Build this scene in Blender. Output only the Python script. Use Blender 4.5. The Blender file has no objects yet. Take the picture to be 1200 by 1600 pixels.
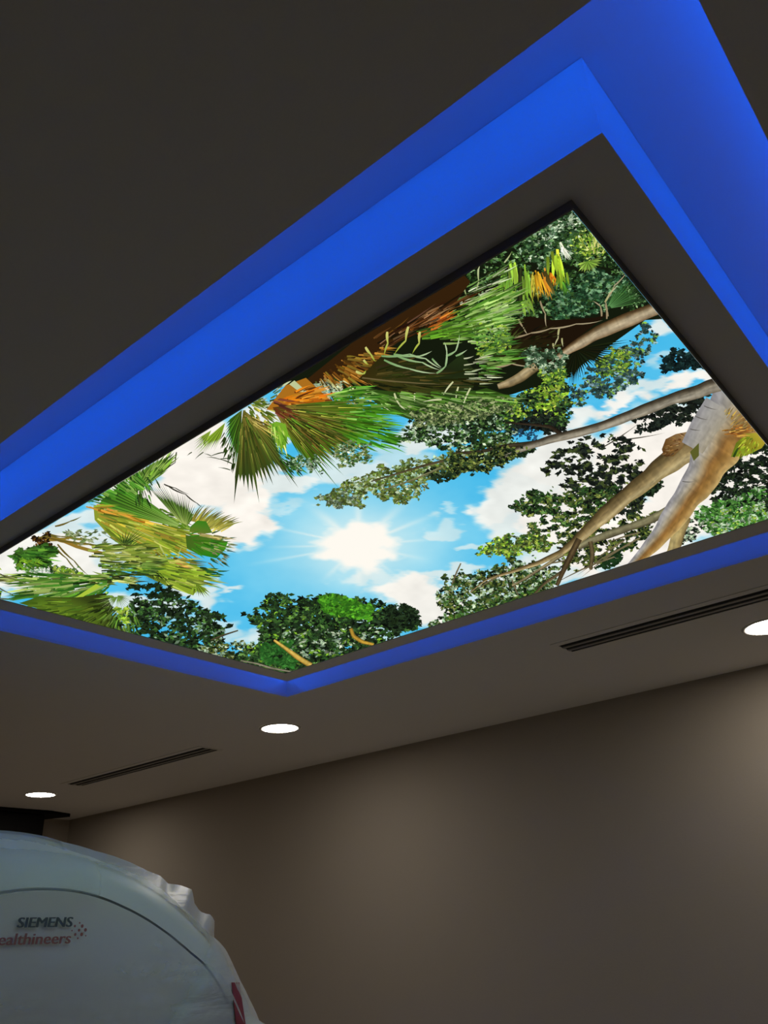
import bpy, bmesh, math, random
import numpy as np
from mathutils import Vector, Matrix

# ---------------------------------------------------------------- camera, light, exposure
H = 1.2                      # ceiling height above the camera (m)
CAM_Z = 1.5
YAW, PITCH, ROLL, FPX = -0.672558842, 0.480595542, -0.056943243, 1273.999
def cam_basis():
    cy, sy, cp, sp = math.cos(YAW), math.sin(YAW), math.cos(PITCH), math.sin(PITCH)
    f = np.array([sy*cp, cy*cp, sp]); r = np.array([cy, -sy, 0.0]); u = np.cross(r, f)
    c, s = math.cos(ROLL), math.sin(ROLL)
    return c*r + s*u, -s*r + c*u, f
CR, CU, CF = cam_basis()
scene = bpy.context.scene
coll = scene.collection
cam_data = bpy.data.cameras.new('camera')
cam_data.sensor_fit = 'VERTICAL'; cam_data.sensor_height = 36.0
cam_data.lens = FPX/1600.0*36.0
cam_data.clip_start = 0.05
cam = bpy.data.objects.new('camera', cam_data); coll.objects.link(cam)
M = Matrix.Identity(4)
for i in range(3):
    M[i][0], M[i][1], M[i][2] = CR[i], CU[i], -CF[i]
M[2][3] = CAM_Z
cam.matrix_world = M
scene.camera = cam

world = bpy.data.worlds.new('world'); scene.world = world
world.use_nodes = True
world.node_tree.nodes['Background'].inputs[0].default_value = (0.02, 0.02, 0.02, 1)
world.node_tree.nodes['Background'].inputs[1].default_value = 0.0   # closed room: no daylight
vs = scene.view_settings
vs.view_transform = 'Standard'; vs.look = 'None'; vs.gamma = 1.0; vs.use_curve_mapping = False
vs.exposure = 0.0

PRINT_STRENGTH = 1.0         # backlit print
LED_STRENGTH = 18.5           # blue cove strips
DOWN_STRENGTH = 52.0         # downlights

def px_dir(x, y):
    return CF + CR*((x-600)/FPX) - CU*((y-800)/FPX)
def on_z(x, y, zh):
    """photo pixel -> point on the horizontal plane zh (in units of H above the camera)"""
    d = px_dir(x, y); t = zh*H/d[2]
    return Vector((d[0]*t, d[1]*t, zh*H + CAM_Z))
def on_x(x, y, X):
    d = px_dir(x, y); t = X/d[0]
    return Vector((X, d[1]*t, d[2]*t + CAM_Z))

# ---------------------------------------------------------------- helpers
def lin(c):
    out = []
    for v in c[:3]:
        v = v/255.0
        out.append(v/12.92 if v <= 0.04045 else ((v+0.055)/1.055)**2.4)
    return tuple(out)

def material(name, color, rough=0.6, bump=0.0, bump_scale=60.0, var=0.0, spec=0.3):
    m = bpy.data.materials.new(name); m.use_nodes = True
    nt = m.node_tree; b = nt.nodes['Principled BSDF']
    b.inputs['Roughness'].default_value = rough
    b.inputs['Specular IOR Level'].default_value = spec
    tc = nt.nodes.new('ShaderNodeTexCoord')
    n = nt.nodes.new('ShaderNodeTexNoise'); n.inputs['Scale'].default_value = bump_scale
    n.inputs['Detail'].default_value = 4
    nt.links.new(tc.outputs['Object'], n.inputs['Vector'])
    r = nt.nodes.new('ShaderNodeValToRGB')
    lo = tuple(max(0, c*(1-var)) for c in color); hi = tuple(min(1, c*(1+var)) for c in color)
    r.color_ramp.elements[0].color = (*lo, 1); r.color_ramp.elements[1].color = (*hi, 1)
    nt.links.new(n.outputs['Fac'], r.inputs['Fac'])
    nt.links.new(r.outputs['Color'], b.inputs['Base Color'])
    if bump:
        bp = nt.nodes.new('ShaderNodeBump'); bp.inputs['Strength'].default_value = bump
        bp.inputs['Distance'].default_value = 0.01
        nt.links.new(n.outputs['Fac'], bp.inputs['Height'])
        nt.links.new(bp.outputs['Normal'], b.inputs['Normal'])
    return m

def emitter(name, color, strength):
    m = bpy.data.materials.new(name); m.use_nodes = True
    nt = m.node_tree; nt.nodes.remove(nt.nodes['Principled BSDF'])
    e = nt.nodes.new('ShaderNodeEmission'); e.inputs['Color'].default_value = (*color, 1)
    e.inputs['Strength'].default_value = strength
    nt.links.new(e.outputs[0], nt.nodes['Material Output'].inputs['Surface'])
    return m

def link(o, parent=None):
    coll.objects.link(o)
    if parent is not None: o.parent = parent
    return o
def mesh_obj(name, verts, faces, mat, parent=None, smooth=False):
    me = bpy.data.meshes.new(name); me.from_pydata([tuple(v) for v in verts], [], faces); me.update()
    if smooth:
        me.polygons.foreach_set('use_smooth', [True]*len(me.polygons))
    me.materials.append(mat)
    return link(bpy.data.objects.new(name, me), parent)
def bm_obj(name, bm, mat, parent=None, smooth=False):
    me = bpy.data.meshes.new(name); bmesh.ops.recalc_face_normals(bm, faces=bm.faces); bm.to_mesh(me); bm.free()
    if smooth:
        me.polygons.foreach_set('use_smooth', [True]*len(me.polygons))
    me.materials.append(mat)
    return link(bpy.data.objects.new(name, me), parent)
def add_box(bm, x0, x1, y0, y1, z0, z1):
    vs_ = [bm.verts.new((x, y, z)) for z in (z0, z1) for x, y in ((x0, y0), (x1, y0), (x1, y1), (x0, y1))]
    for f in ((0, 3, 2, 1), (4, 5, 6, 7), (0, 1, 5, 4), (1, 2, 6, 5), (2, 3, 7, 6), (3, 0, 4, 7)):
        bm.faces.new([vs_[i] for i in f])
def box_obj(name, dims, mat, parent=None, bevel=0.0):
    bm = bmesh.new(); add_box(bm, *dims)
    if bevel:
        bmesh.ops.bevel(bm, geom=bm.edges[:], offset=bevel, segments=2, affect='EDGES')
    return bm_obj(name, bm, mat, parent)
def ring_obj(name, outer, inner, z0, z1, mat, parent=None):
    """rectangular ring (x0,x1,y0,y1) with a rectangular hole, solid between z0 and z1"""
    bm = bmesh.new()
    def rect(r, z): return [bm.verts.new(p) for p in ((r[0], r[2], z), (r[1], r[2], z), (r[1], r[3], z), (r[0], r[3], z))]
    ob, ib, ot, it = rect(outer, z0), rect(inner, z0), rect(outer, z1), rect(inner, z1)
    for i in range(4):
        j = (i+1) % 4
        bm.faces.new((ob[i], ob[j], ib[j], ib[i])); bm.faces.new((ot[i], it[i], it[j], ot[j]))
        bm.faces.new((ob[i], ot[i], ot[j], ob[j])); bm.faces.new((ib[i], ib[j], it[j], it[i]))
    return bm_obj(name, bm, mat, parent)
def tag(o, label=None, cat=None, group=None, kind=None):
    if label: o['label'] = label
    if cat: o['category'] = cat
    if group: o['group'] = group
    if kind: o['kind'] = kind
    return o
def empty(name, loc):
    o = bpy.data.objects.new(name, None); o.empty_display_size = 0.1
    o.location = loc
    return link(o)
def adopt(root, *objs):
    """parent world-space meshes to an empty without moving them"""
    inv = Matrix.Translation(-Vector(root.location))
    for o in objs:
        o.parent = root; o.matrix_parent_inverse = inv
def curve_text(body, size, bold):
    cu = bpy.data.curves.new('t', 'FONT'); cu.body = body; cu.size = size; cu.extrude = 0.0008
    cu.offset = bold; cu.shear = 0.08; cu.resolution_u = 3
    o = bpy.data.objects.new('t', cu); coll.objects.link(o)
    dg = bpy.context.evaluated_depsgraph_get(); dg.update()
    me = bpy.data.meshes.new_from_object(o.evaluated_get(dg))
    bpy.data.objects.remove(o); bpy.data.curves.remove(cu)
    return me

# ---------------------------------------------------------------- materials
M_ceil = material('ceiling_paint', (0.82, 0.79, 0.75), 0.85, 0.03, 150, 0.02, 0.15)
M_wall = material('wall_taupe_paint', (0.39, 0.335, 0.275), 0.8, 0.05, 120, 0.03, 0.2)
M_floor = material('floor_vinyl', (0.64, 0.56, 0.47), 0.5, 0.02, 30, 0.12)
M_white = material('white_metal', (0.6, 0.57, 0.52), 0.45, 0, 80, 0.02)
M_bar = material('grey_vent_metal', (0.30, 0.28, 0.26), 0.5, 0, 80, 0.02)
M_black = material('black_slot', (0.006, 0.006, 0.006), 0.8, 0, 50, 0.1)
M_dark = material('black_plastic', (0.008, 0.007, 0.007), 0.7, 0.05, 40, 0.2, 0.1)
M_frame = material('frame_paint', (0.82, 0.79, 0.75), 0.85, 0.02, 150, 0.02, 0.15)
M_cove = material('cove_paint', (0.82, 0.82, 0.82), 0.9, 0.0, 100, 0.01, 0.1)
M_bezel = material('grey_profile', (0.25, 0.24, 0.21), 0.8, 0, 100, 0.05, 0.1)
M_led = emitter('blue_led', (0.001, 0.105, 1.0), LED_STRENGTH)
M_disc = emitter('downlight_diffuser', (1.0, 0.93, 0.82), DOWN_STRENGTH)

# ---------------------------------------------------------------- room
ZC = CAM_Z + H                                    # 2.70 m ceiling
RX0, RX1, RY0, RY1 = -6.60*H, 2.9, -2.4, 3.860*H
opening = (-2.6884*H, -0.0490*H, 0.6495*H, 2.5823*H)
SET = 0.13                                        # cove ledge depth
UP = 0.093                                        # upstand height
ZT = CAM_Z + 1.1884*H                             # cove top
grow = lambda r, d: (r[0]-d, r[1]+d, r[2]-d, r[3]+d)
ceiling = ring_obj('ceiling', (RX0, RX1, RY0, RY1), opening, ZC, ZC+0.012, M_ceil)
tag(ceiling, 'dark looking plaster ceiling with a rectangular blue cove opening', 'ceiling', kind='structure')
ring_obj('cove_upstand', grow(opening, 0.009), opening, ZC+0.0122, ZC+UP, M_cove, ceiling)
ring_obj('cove_side', grow(opening, SET+0.02), grow(opening, SET), ZC+0.0122, ZT, M_cove, ceiling)
o = grow(opening, SET+0.02)
box_obj('cove_top', (o[0], o[1], o[2], o[3], ZT, ZT+0.02), M_cove, ceiling)
fl = box_obj('floor', (RX0, RX1, RY0, RY1, -0.05, 0), M_floor); tag(fl, 'brown vinyl floor', 'floor', kind='structure')
T = 0.1
wb = box_obj('wall_back', (RX0-T, RX1+T, RY1, RY1+T, -0.05, ZT), M_wall); tag(wb, 'long taupe wall under the downlights', 'wall', kind='structure')
wl = box_obj('wall_left', (RX0-T, RX0, RY0, RY1, -0.05, ZT), M_wall); tag(wl, 'taupe end wall behind the covered machine', 'wall', kind='structure')
wr = box_obj('wall_right', (RX1, RX1+T, RY0, RY1, -0.05, ZT), M_wall); tag(wr, 'taupe end wall beside the camera', 'wall', kind='structure')
wf = box_obj('wall_front', (RX0-T, RX1+T, RY0-T, RY0, -0.05, ZT), M_wall); tag(wf, 'taupe wall behind the camera', 'wall', kind='structure')

# blue LED strips on the outer cove side, hidden behind the upstand, facing the box
def led(a, b_, inward, label):
    a, b_, n = Vector(a), Vector(b_), Vector(inward); up = Vector((0, 0, 1)); w = 0.007
    vs_ = []
    for p_ in (a, b_):
        for k in (-1, 1):
            vs_.append(p_ + up*w*k + n*0.004); vs_.append(p_ + up*w*k)
    f = [(0, 2, 6, 4), (1, 5, 7, 3), (0, 4, 5, 1), (2, 3, 7, 6), (0, 1, 3, 2), (4, 6, 7, 5)]
    o_ = mesh_obj('led_strip', vs_, f, M_led)
    tag(o_, label, 'led strip', 'blue led strips in the ceiling cove')
g = grow(opening, SET-0.0005); zl = ZC + 0.170
led((g[0], g[2], zl), (g[1], g[2], zl), (0, 1, 0), 'blue led strip along the near long side of the cove')
led((g[0], g[3], zl), (g[1], g[3], zl), (0, -1, 0), 'blue led strip along the wall side of the cove')
led((g[0], g[2]+.01, zl), (g[0], g[3]-.01, zl), (1, 0, 0), 'blue led strip along the machine end of the cove')
led((g[1], g[2]+.01, zl), (g[1], g[3]-.01, zl), (-1, 0, 0), 'blue led strip along the right end of the cove')

# ---------------------------------------------------------------- hanging light box with the printed panel
ZB = CAM_Z + 1.0115*H
ZM = 0.9935                                       # print plane (units of H)
box_r = (-2.5295*H, -0.2290*H, 0.8403*H, 2.4326*H)
pr = (-2.4080*H, -0.3190*H, 0.9175*H, 2.3060*H)   # print rectangle
lb = empty('ceiling_light_box', ((box_r[0]+box_r[1])/2, (box_r[2]+box_r[3])/2, ZT))
tag(lb, 'hanging grey ceiling box framing a backlit sky and palm tree print', 'light box')
fr = ring_obj('box_frame', box_r, grow(pr, -0.004), ZB, ZT-0.001, M_frame)
zm = CAM_Z + ZM*H
lip = ring_obj('print_edge_profile', pr, grow(pr, -0.004), zm-0.001, ZB-0.0002, M_bezel)
bead = ring_obj('corner_bead', grow(box_r, 0.0025), grow(box_r, 0.0003), ZB-0.001, ZB+0.003, M_cove)
adopt(lb, fr, lip, bead)

# The printed panel: one flat backlit print. Its picture is drawn with small flat coloured
# patches lying in the panel's plane (photo pixels are turned into points of that plane).
rng = np.random.default_rng(7)
class Print:
    def __init__(self): self.v = []; self.c = []; self.f = []; self.layer = 0.0
    def up(self): self.layer += 1.0
    def poly(self, pts, cols, face=None):
        n0 = len(self.v); z = self.layer + rng.random()*0.9
        single = not isinstance(cols[0], (tuple, list, np.ndarray))
        for i, p_ in enumerate(pts):
            self.v.append((p_[0], p_[1], z)); self.c.append(cols if single else cols[i])
        if face is None: self.f.append(tuple(range(n0, n0+len(pts))))
        else: self.f.extend(tuple(n0+k for k in q) for q in face)
P = Print()
def mix(a, b, t): return tuple(a[i]*(1-t)+b[i]*t for i in range(3))
def jit(c, s):
    k = 1 + rng.normal()*s
    return tuple(min(255, max(0, v*k + rng.normal()*s*14)) for v in c)
def pick(pal): return pal[rng.integers(len(pal))]
# value noise
_N = rng.random((64, 64))
def vnoise(x, y):
    x = np.asarray(x, float); y = np.asarray(y, float)
    xi = np.floor(x).astype(int); yi = np.floor(y).astype(int); fx = x-xi; fy = y-yi
    fx = fx*fx*(3-2*fx); fy = fy*fy*(3-2*fy)
    g_ = lambda a, b: _N[a % 64, b % 64]
    return (g_(xi, yi)*(1-fx)+g_(xi+1, yi)*fx)*(1-fy) + (g_(xi, yi+1)*(1-fx)+g_(xi+1, yi+1)*fx)*fy
def fbm(x, y, o=4):
    s = 0; a = .5
    for k in range(o):
        s = s + a*vnoise(x*2**k+17*k, y*2**k+31*k); a *= .5
    return s
def inside(pts, x, y):
    r = False; n = len(pts); j = n-1
    for i in range(n):
        xi, yi = pts[i]; xj, yj = pts[j]
        if (yi > y) != (yj > y) and x < (xj-xi)*(y-yi)/(yj-yi)+xi: r = not r
        j = i
    return r
def blade(p0, p1, w, c0, c1, bend=0.0, seg=4, tip=0.0):
    """tapering leaf blade from p0 to p1 (pixels)"""
    p0 = np.array(p0, float); p1 = np.array(p1, float); d = p1-p0; L_ = np.hypot(*d)+1e-6
    n = np.array([-d[1], d[0]])/L_
    A = []; B = []; CA = []
    for k in range(seg+1):
        t = k/seg; c = p0+d*t+n*bend*4*t*(1-t)*L_
        ww = w*(0.35+0.65*math.sin(math.pi*min(1, 0.25+t*0.75)))*(1-t**3)+tip*t
        A.append(c+n*ww/2); B.append(c-n*ww/2); CA.append(mix(c0, c1, t))
    fs = [(k, k+1, 2*seg+1-k-1, 2*seg+1-k) for k in range(seg)]
    P.poly(A+B[::-1], CA+CA[::-1], fs)
def strip(pts, cols, rough=.24):
    """limb with cross shading: pts (x,y,width), cols across the limb from its upper to lower side"""
    m = max(5, min(18, int(max(a_[2] for a_ in pts)/2.2)+3))
    q = np.array([(a_[0], a_[1]) for a_ in pts], float)
    tt = np.linspace(0, len(pts)-1, (len(pts)-1)*14+1)
    cx = np.interp(tt, range(len(pts)), q[:, 0]); cy = np.interp(tt, range(len(pts)), q[:, 1])
    w = np.interp(tt, range(len(pts)), [a_[2] for a_ in pts])
    for _ in range(10):
        cx[1:-1] = (cx[:-2]+2*cx[1:-1]+cx[2:])/4; cy[1:-1] = (cy[:-2]+2*cy[1:-1]+cy[2:])/4; w[1:-1] = (w[:-2]+2*w[1:-1]+w[2:])/4
    tx = np.gradient(cx); ty = np.gradient(cy); l = np.hypot(tx, ty); nx, ny = -ty/l, tx/l
    if ny.mean() < 0: nx, ny = -nx, -ny
    V = []; C = []
    L_ = np.cumsum(l); o_ = rng.random()*40
    w1 = (vnoise(L_/22+o_, L_*0+3)-.5)*0.10; w2 = (vnoise(L_/22+o_, L_*0+23)-.5)*0.10
    ca = np.array(cols, float); jj = np.linspace(0, len(cols)-1, m)
    base = np.stack([np.interp(jj, range(len(cols)), ca[:, k]) for k in range(3)], -1)
    for k in range(len(tt)):
        for j in range(m):
            f_ = j/(m-1); s = f_-.5 + (w1[k]*(1-f_) + w2[k]*f_)
            x_, y_ = cx[k]+nx[k]*w[k]*s, cy[k]+ny[k]*w[k]*s
            nz = fbm(L_[k]/13+o_, s*w[k]/3.2+o_, 3)/.875 - .5; rg = fbm(L_[k]/3.0+o_+9, s*w[k]/16, 2)/.75 - .5
            V.append((x_, y_)); C.append(tuple(np.clip(base[j]*(1+nz*rough*2+rg*rough*.8), 0, 255)))
    fs = [(k*m+j, k*m+j+1, (k+1)*m+j+1, (k+1)*m+j) for k in range(len(tt)-1) for j in range(m-1)]
    P.poly(V, C, fs)
def inside_v(pts, x, y):
    r = np.zeros(len(x), bool); j = len(pts)-1
    for i in range(len(pts)):
        xi, yi = pts[i]; xj, yj = pts[j]
        if yi != yj:
            r ^= ((yi > y) != (yj > y)) & (x < (xj-xi)*(y-yi)/(yj-yi)+xi)
        j = i
    return r
def leaves(poly, n, size, pal, cover=.55, ns=16.0, aspect=2.1, hi=None, ang=None, edge=True):
    """clumps of small leaves scattered inside a pixel polygon; gaps follow a noise field"""
    n = int(n*2.1); size = size*.70
    xs = [p_[0] for p_ in poly]; ys = [p_[1] for p_ in poly]; off = rng.random(2)*50
    m = n*6
    x = rng.uniform(min(xs)-5, max(xs)+5, m); y = rng.uniform(min(ys)-5, max(ys)+5, m)
    jx = (vnoise(x/9+off[0], y/9)-.5)*16 + (vnoise(x/3.5+off[1], y/3)-.5)*9
    jy = (vnoise(x/9, y/9+off[1])-.5)*12 + (vnoise(x/3.5, y/3+off[0])-.5)*7
    v = fbm(x/ns+off[0], y/(ns*.5)+off[1], 3)/.875*.68 + fbm(x/4.6+off[1], y/3.4+off[0], 2)/.75*.32
    ok = inside_v(poly, x+jx, y+jy) & (v < cover+rng.normal(size=m)*.03)
    x = x[ok][:n]; y = y[ok][:n]; k = len(x)
    if k == 0: return
    s_ = size*rng.uniform(.5, 1.4, k)
    th = rng.normal(size=k)*.9-.15 if ang is None else ang+rng.normal(size=k)*.5
    dx, dy = np.cos(th)*s_*aspect/2, np.sin(th)*s_*aspect/2*.8; ex_, ey_ = -np.sin(th)*s_/2, np.cos(th)*s_/2
    tone = fbm(x/6+off[1], y/5, 2)/.75
    pa = np.array(pal, float)[rng.integers(len(pal), size=k)]
    if hi is not None:
        hh = np.array(hi, float)[rng.integers(len(hi), size=k)]
        use = (tone > .55) & (rng.random(k) < .55); pa[use] = hh[use]
    pa = pa*(.72+.56*tone)[:, None]*(1+rng.normal(size=k)*.14)[:, None]
    pa = np.clip(pa, 0, 255)
    for i in range(k):
        P.poly([(x[i]-dx[i], y[i]-dy[i]), (x[i]+ex_[i], y[i]+ey_[i]), (x[i]+dx[i], y[i]+dy[i]), (x[i]-ex_[i], y[i]-ey_[i])], tuple(pa[i]))
def fill(poly, col, s=.0):
    P.poly(poly, [jit(col, s) for _ in poly])
def fan(c, tips, n, c0, c1, split=.62, w=None, var=.14, rib=None, gap=.55):
    """palm fan: pleated solid part from c out to split of the way, then separate blade tips"""
    tips = np.array(tips, float); c = np.array(c, float)
    seg = np.hypot(*np.diff(tips, axis=0).T); s = np.concatenate([[0], np.cumsum(seg)])
    at_ = lambda t: np.array([np.interp(t*s[-1], s, tips[:, 0]), np.interp(t*s[-1], s, tips[:, 1])])
    for i in range(n):
        t0, t1 = i/n, (i+1)/n
        a_, b_ = at_(t0), at_(t1); L_ = 1+rng.normal()*.07
        ca = jit(c0, var); cb = jit(c1, var)
        dark = .72 if i % 2 else 1.06
        ca = tuple(v*dark for v in ca); cb = tuple(v*dark for v in cb)
        ma, mb = c+(a_-c)*split, c+(b_-c)*split; tip_ = c+((a_+b_)/2-c)*L_
        cm = mix(ca, cb, split)
        P.poly([c, ma, mb], [ca, cm, cm])
        q0 = ma+(mb-ma)*(1-gap)*.5; q1 = mb-(mb-ma)*(1-gap)*.5
        mid = (q0+q1)/2+(tip_-(q0+q1)/2)*.55
        e_ = (q1-q0)*.33
        P.poly([ma, mid-e_, tip_, mid+e_, mb], [cm, cb, cb, cb, cm])
        if rib is not None and i % 2 == 0:
            P.layer += .5; blade(c+(a_-c)*.1, c+(a_-c)*min(.95, split+.15), 1.1, rib, cb, 0, 2); P.layer -= .5
def streaks(poly, n, frm, length, w, pal, s=.15):
    """fine blades radiating away from a point, kept to those that start inside a polygon"""
    xs = [p_[0] for p_ in poly]; ys = [p_[1] for p_ in poly]; k = 0; tr = 0
    while k < n and tr < n*15:
        tr += 1
        x_ = rng.uniform(min(xs), max(xs)); y_ = rng.uniform(min(ys), max(ys))
        if not inside(poly, x_, y_): continue
        k += 1
        d = np.array([x_-frm[0], y_-frm[1]]); d = d/(np.hypot(*d)+1e-6)
        a2 = rng.normal()*.07; d = np.array([d[0]*math.cos(a2)-d[1]*math.sin(a2), d[0]*math.sin(a2)+d[1]*math.cos(a2)])
        ln = length*rng.uniform(.5, 1.3); c = jit(pick(pal), s)
        blade((x_, y_), (x_+d[0]*ln, y_+d[1]*ln), w*rng.uniform(.6, 1.3), c, jit(c, .1), rng.normal()*.02, 3)
def wisps(lst, w, c0, c1):
    w = w*.62
    for q in lst:
        for k in range(len(q)-1):
            t = k/(len(q)-1)
            blade(q[k], q[k+1], w*(1-.4*t), mix(c0, c1, t), mix(c0, c1, (k+1)/(len(q)-1)), .04, 4, w*.5 if k < len(q)-2 else 0)

# ---- sky: a fine grid of the panel coloured with clouds and the sun
def sky_color(X, Y):
    deep = np.array([78, 190, 236.]); pale = np.array([146, 219, 242.])
    ds = np.hypot((X-560)/1.0, (Y-850)/.62)
    k = np.clip(ds/260, 0, 1)[..., None]
    n1 = fbm(X/60, Y/38, 4)/.94
    col = pale*(1-k) + deep*k + (n1-.5)[..., None]*np.array([46, 22, 8.])
    white = np.array([249, 243, 234.])
    wx = X+(fbm(X/34+9, Y/20, 5)/.97-.5)*84; wy = Y+(fbm(X/34, Y/20+5, 5)/.97-.5)*52
    cl = np.zeros_like(X)
    E_ = [(330, 745, 95, 50, 0, 1), (385, 790, 58, 34, 0, 1), (355, 830, 62, 28, 0, 1), (300, 705, 90, 55, 0, 1), (440, 752, 70, 20, -8, .85),
          (540, 735, 80, 26, 0, .75), (620, 722, 70, 22, 0, .6), (250, 800, 90, 50, 0, 1), (400, 812, 38, 26, 0, 1), (300, 925, 45, 20, 20, .8),
          (60, 880, 120, 60, 0, .96), (130, 860, 90, 40, 0, .8), (0, 860, 60, 60, 0, .95), (210, 950, 70, 30, 0, .8), (330, 975, 60, 22, 20, .6),
          (640, 925, 62, 30, 0, .97), (680, 950, 48, 34, 0, .97), (700, 897, 62, 12, -5, .7), (600, 905, 70, 14, 0, .55),
          (690, 826, 24, 13, -10, .5), (703, 797, 11, 7, 0, .45), (727, 860, 26, 8, -4, .6), (355, 912, 32, 4, -2, .75), (330, 905, 26, 7, 15, .7),
          (775, 790, 46, 36, -35, .92), (830, 760, 70, 40, -30, .92), (810, 800, 60, 34, -30, .85), (880, 720, 90, 48, -20, .95), (900, 800, 110, 60, -20, .98),
          (1000, 700, 120, 60, -25, 1), (1100, 720, 120, 90, -30, 1), (1000, 830, 160, 60, -20, 1), (1180, 740, 90, 80, 0, 1), (850, 890, 90, 40, -20, .85),
          (770, 930, 70, 28, -10, .75), (890, 662, 50, 14, -12, .9), (960, 632, 60, 12, -18, .95), (1080, 597, 60, 12, -14, .97), (1050, 505, 26, 14, 50, .85),
          (1010, 600, 40, 12, -16, .8), (1060, 560, 40, 7, -8, .55), (480, 1000, 120, 22, 0, .8), (560, 985, 60, 20, 0, .6), (650, 690, 60, 24, 0, .85), (690, 680, 40, 20, 0, .85),
          (120, 815, 70, 28, -20, .8), (190, 765, 60, 30, -30, .95), (420, 660, 60, 30, 0, .9), (450, 790, 40, 6, -8, .4), (800, 720, 40, 10, -10, .35)]
    for (cx, cy, rx, ry, ang, wgt) in E_:
        a = math.radians(ang); dx, dy = wx-cx, wy-cy
        u = (dx*math.cos(a)+dy*math.sin(a))/rx; v = (-dx*math.sin(a)+dy*math.cos(a))/ry
        e = np.clip((1.16-np.hypot(u, v))/.46, 0, 1); e = e*e*(3-2*e)
        cl = np.maximum(cl, e*wgt)
    shade = 1-(fbm(X/26+3, Y/17, 3)/.875-.5)*.12
    col = col*(1-cl[..., None]) + (white*shade[..., None])*cl[..., None]
    # printed sun
    u = X-560; v = (Y-852)/.58; rho = np.hypot(u, v); phi = np.arctan2(v, u)
    rag = (fbm(X/22, Y/14, 3)/.875-.5)*44
    core = np.clip((92-rho-5*np.sin(phi*9)-rag)/46, 0, 1); core = core*core*(3-2*core)
    halo = .60*np.exp(-(rho/120)**2)
    rays = np.zeros_like(X)
    for (a, wd, ln) in [(-90, .06, 190), (-58, .08, 165), (-125, .09, 160), (-35, .05, 175), (-160, .03, 185), (-8, .04, 140), (178, .03, 150), (163, .03, 190), (20, .05, 120), (90, .06, 150), (120, .05, 120), (55, .04, 120)]:
        d = np.angle(np.exp(1j*(phi-math.radians(a))))
        rays = np.maximum(rays, np.exp(-(d/wd)**2)*np.clip(1-rho/ln, 0, 1)*.75)
    g_ = np.clip(np.maximum(core, np.clip(halo+rays*.7, 0, .93)), 0, 1)[..., None]
    sunc = np.array([255, 250, 240.])
    col = col*(1-g_) + sunc*g_
    return np.clip(col, 0, 255)
def project(x, y, z):
    d = np.stack([x, y, z], -1); w = d@CF
    return 600+FPX*(d@CR)/w, 800-FPX*(d@CU)/w
NX, NY = 300, 200
gx, gy = np.meshgrid(np.linspace(pr[0], pr[1], NX), np.linspace(pr[2], pr[3], NY))
SX, SY = project(gx, gy, np.full_like(gx, ZM*H))
SKY = sky_color(SX, SY)

# ---- trees along the wall side of the panel
DK = [(20, 30, 18), (28, 44, 26), (14, 20, 14), (40, 58, 36), (34, 50, 26)]
MD = [(46, 80, 36), (62, 100, 44), (36, 60, 32), (84, 118, 58)]
LM = [(132, 168, 48), (108, 150, 40), (160, 180, 70)]
DU = [(150, 172, 140), (120, 145, 118), (178, 192, 160)]
OL = [(98, 112, 48), (78, 92, 40), (124, 132, 66), (60, 72, 36)]
BL = [(22, 28, 24), (30, 38, 32), (16, 18, 16), (40, 48, 36)]
T1 = [(208, 936), (262, 932), (300, 944), (348, 960), (364, 976), (346, 986), (358, 1000), (336, 1008), (404, 1046), (300, 1024), (180, 986), (156, 972), (200, 958)]
leaves(T1, 1500, 5.2, DK+MD[:1], .555, 15, 2.4, MD+DU[1:2])
P.up(); leaves([(340, 1000), (400, 1008), (455, 1058), (360, 1040), (300, 1022)], 500, 4.5, DK+OL, .62, 12, 2.2, DU)
T2 = [(374, 960), (402, 958), (410, 936), (432, 928), (470, 934), (522, 929), (560, 934), (602, 944), (642, 950), (660, 976), (604, 1008), (540, 1030), (455, 1058), (392, 1046), (366, 1020), (404, 1004), (408, 980)]
P.up(); leaves([(420, 950), (480, 944), (560, 950), (600, 985), (540, 1020), (455, 1048), (400, 1030), (415, 990)], 900, 6.5, DK, .75, 15, 2.4)
P.up(); leaves(T2, 2600, 5.2, DK+MD[:3], .60, 15, 2.4, MD+LM[1:2])
P.up(); leaves([(494, 934), (522, 930), (548, 934), (584, 950), (578, 968), (540, 962), (505, 955)], 420, 5.5, [(62, 130, 30), (82, 150, 36), (46, 100, 26)], .72, 12, 2.0)
leaves([(404, 1010), (460, 1005), (460, 1040), (420, 1040)], 300, 5, [(36, 84, 32), (50, 100, 40)], .6, 12)
P.up(); leaves([(430, 985), (520, 980), (600, 985), (560, 1015), (470, 1030)], 110, 3.6, DU, .42, 7, 2.6)
P.up(); leaves([(604, 948), (640, 946), (660, 976), (622, 990), (590, 978)], 380, 5, DK, .7, 12)
strip([(428, 1000, 4), (446, 1013, 6), (466, 1028, 8), (486, 1040, 9)], [(140, 110, 40), (222, 188, 92), (214, 176, 80), (130, 98, 34)])
strip([(548, 982, 6), (552, 994, 7), (566, 1003, 6), (584, 1007, 4)], [(120, 92, 34), (206, 164, 60), (120, 92, 34)])
strip([(376, 1032, 2.5), (402, 1037, 3), (424, 1044, 4), (458, 1050, 3)], [(60, 58, 44), (150, 146, 120), (60, 58, 44)])
strip([(372, 985, 2), (350, 992, 3), (330, 1000, 2)], [(90, 80, 50), (60, 55, 40)])

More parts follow.
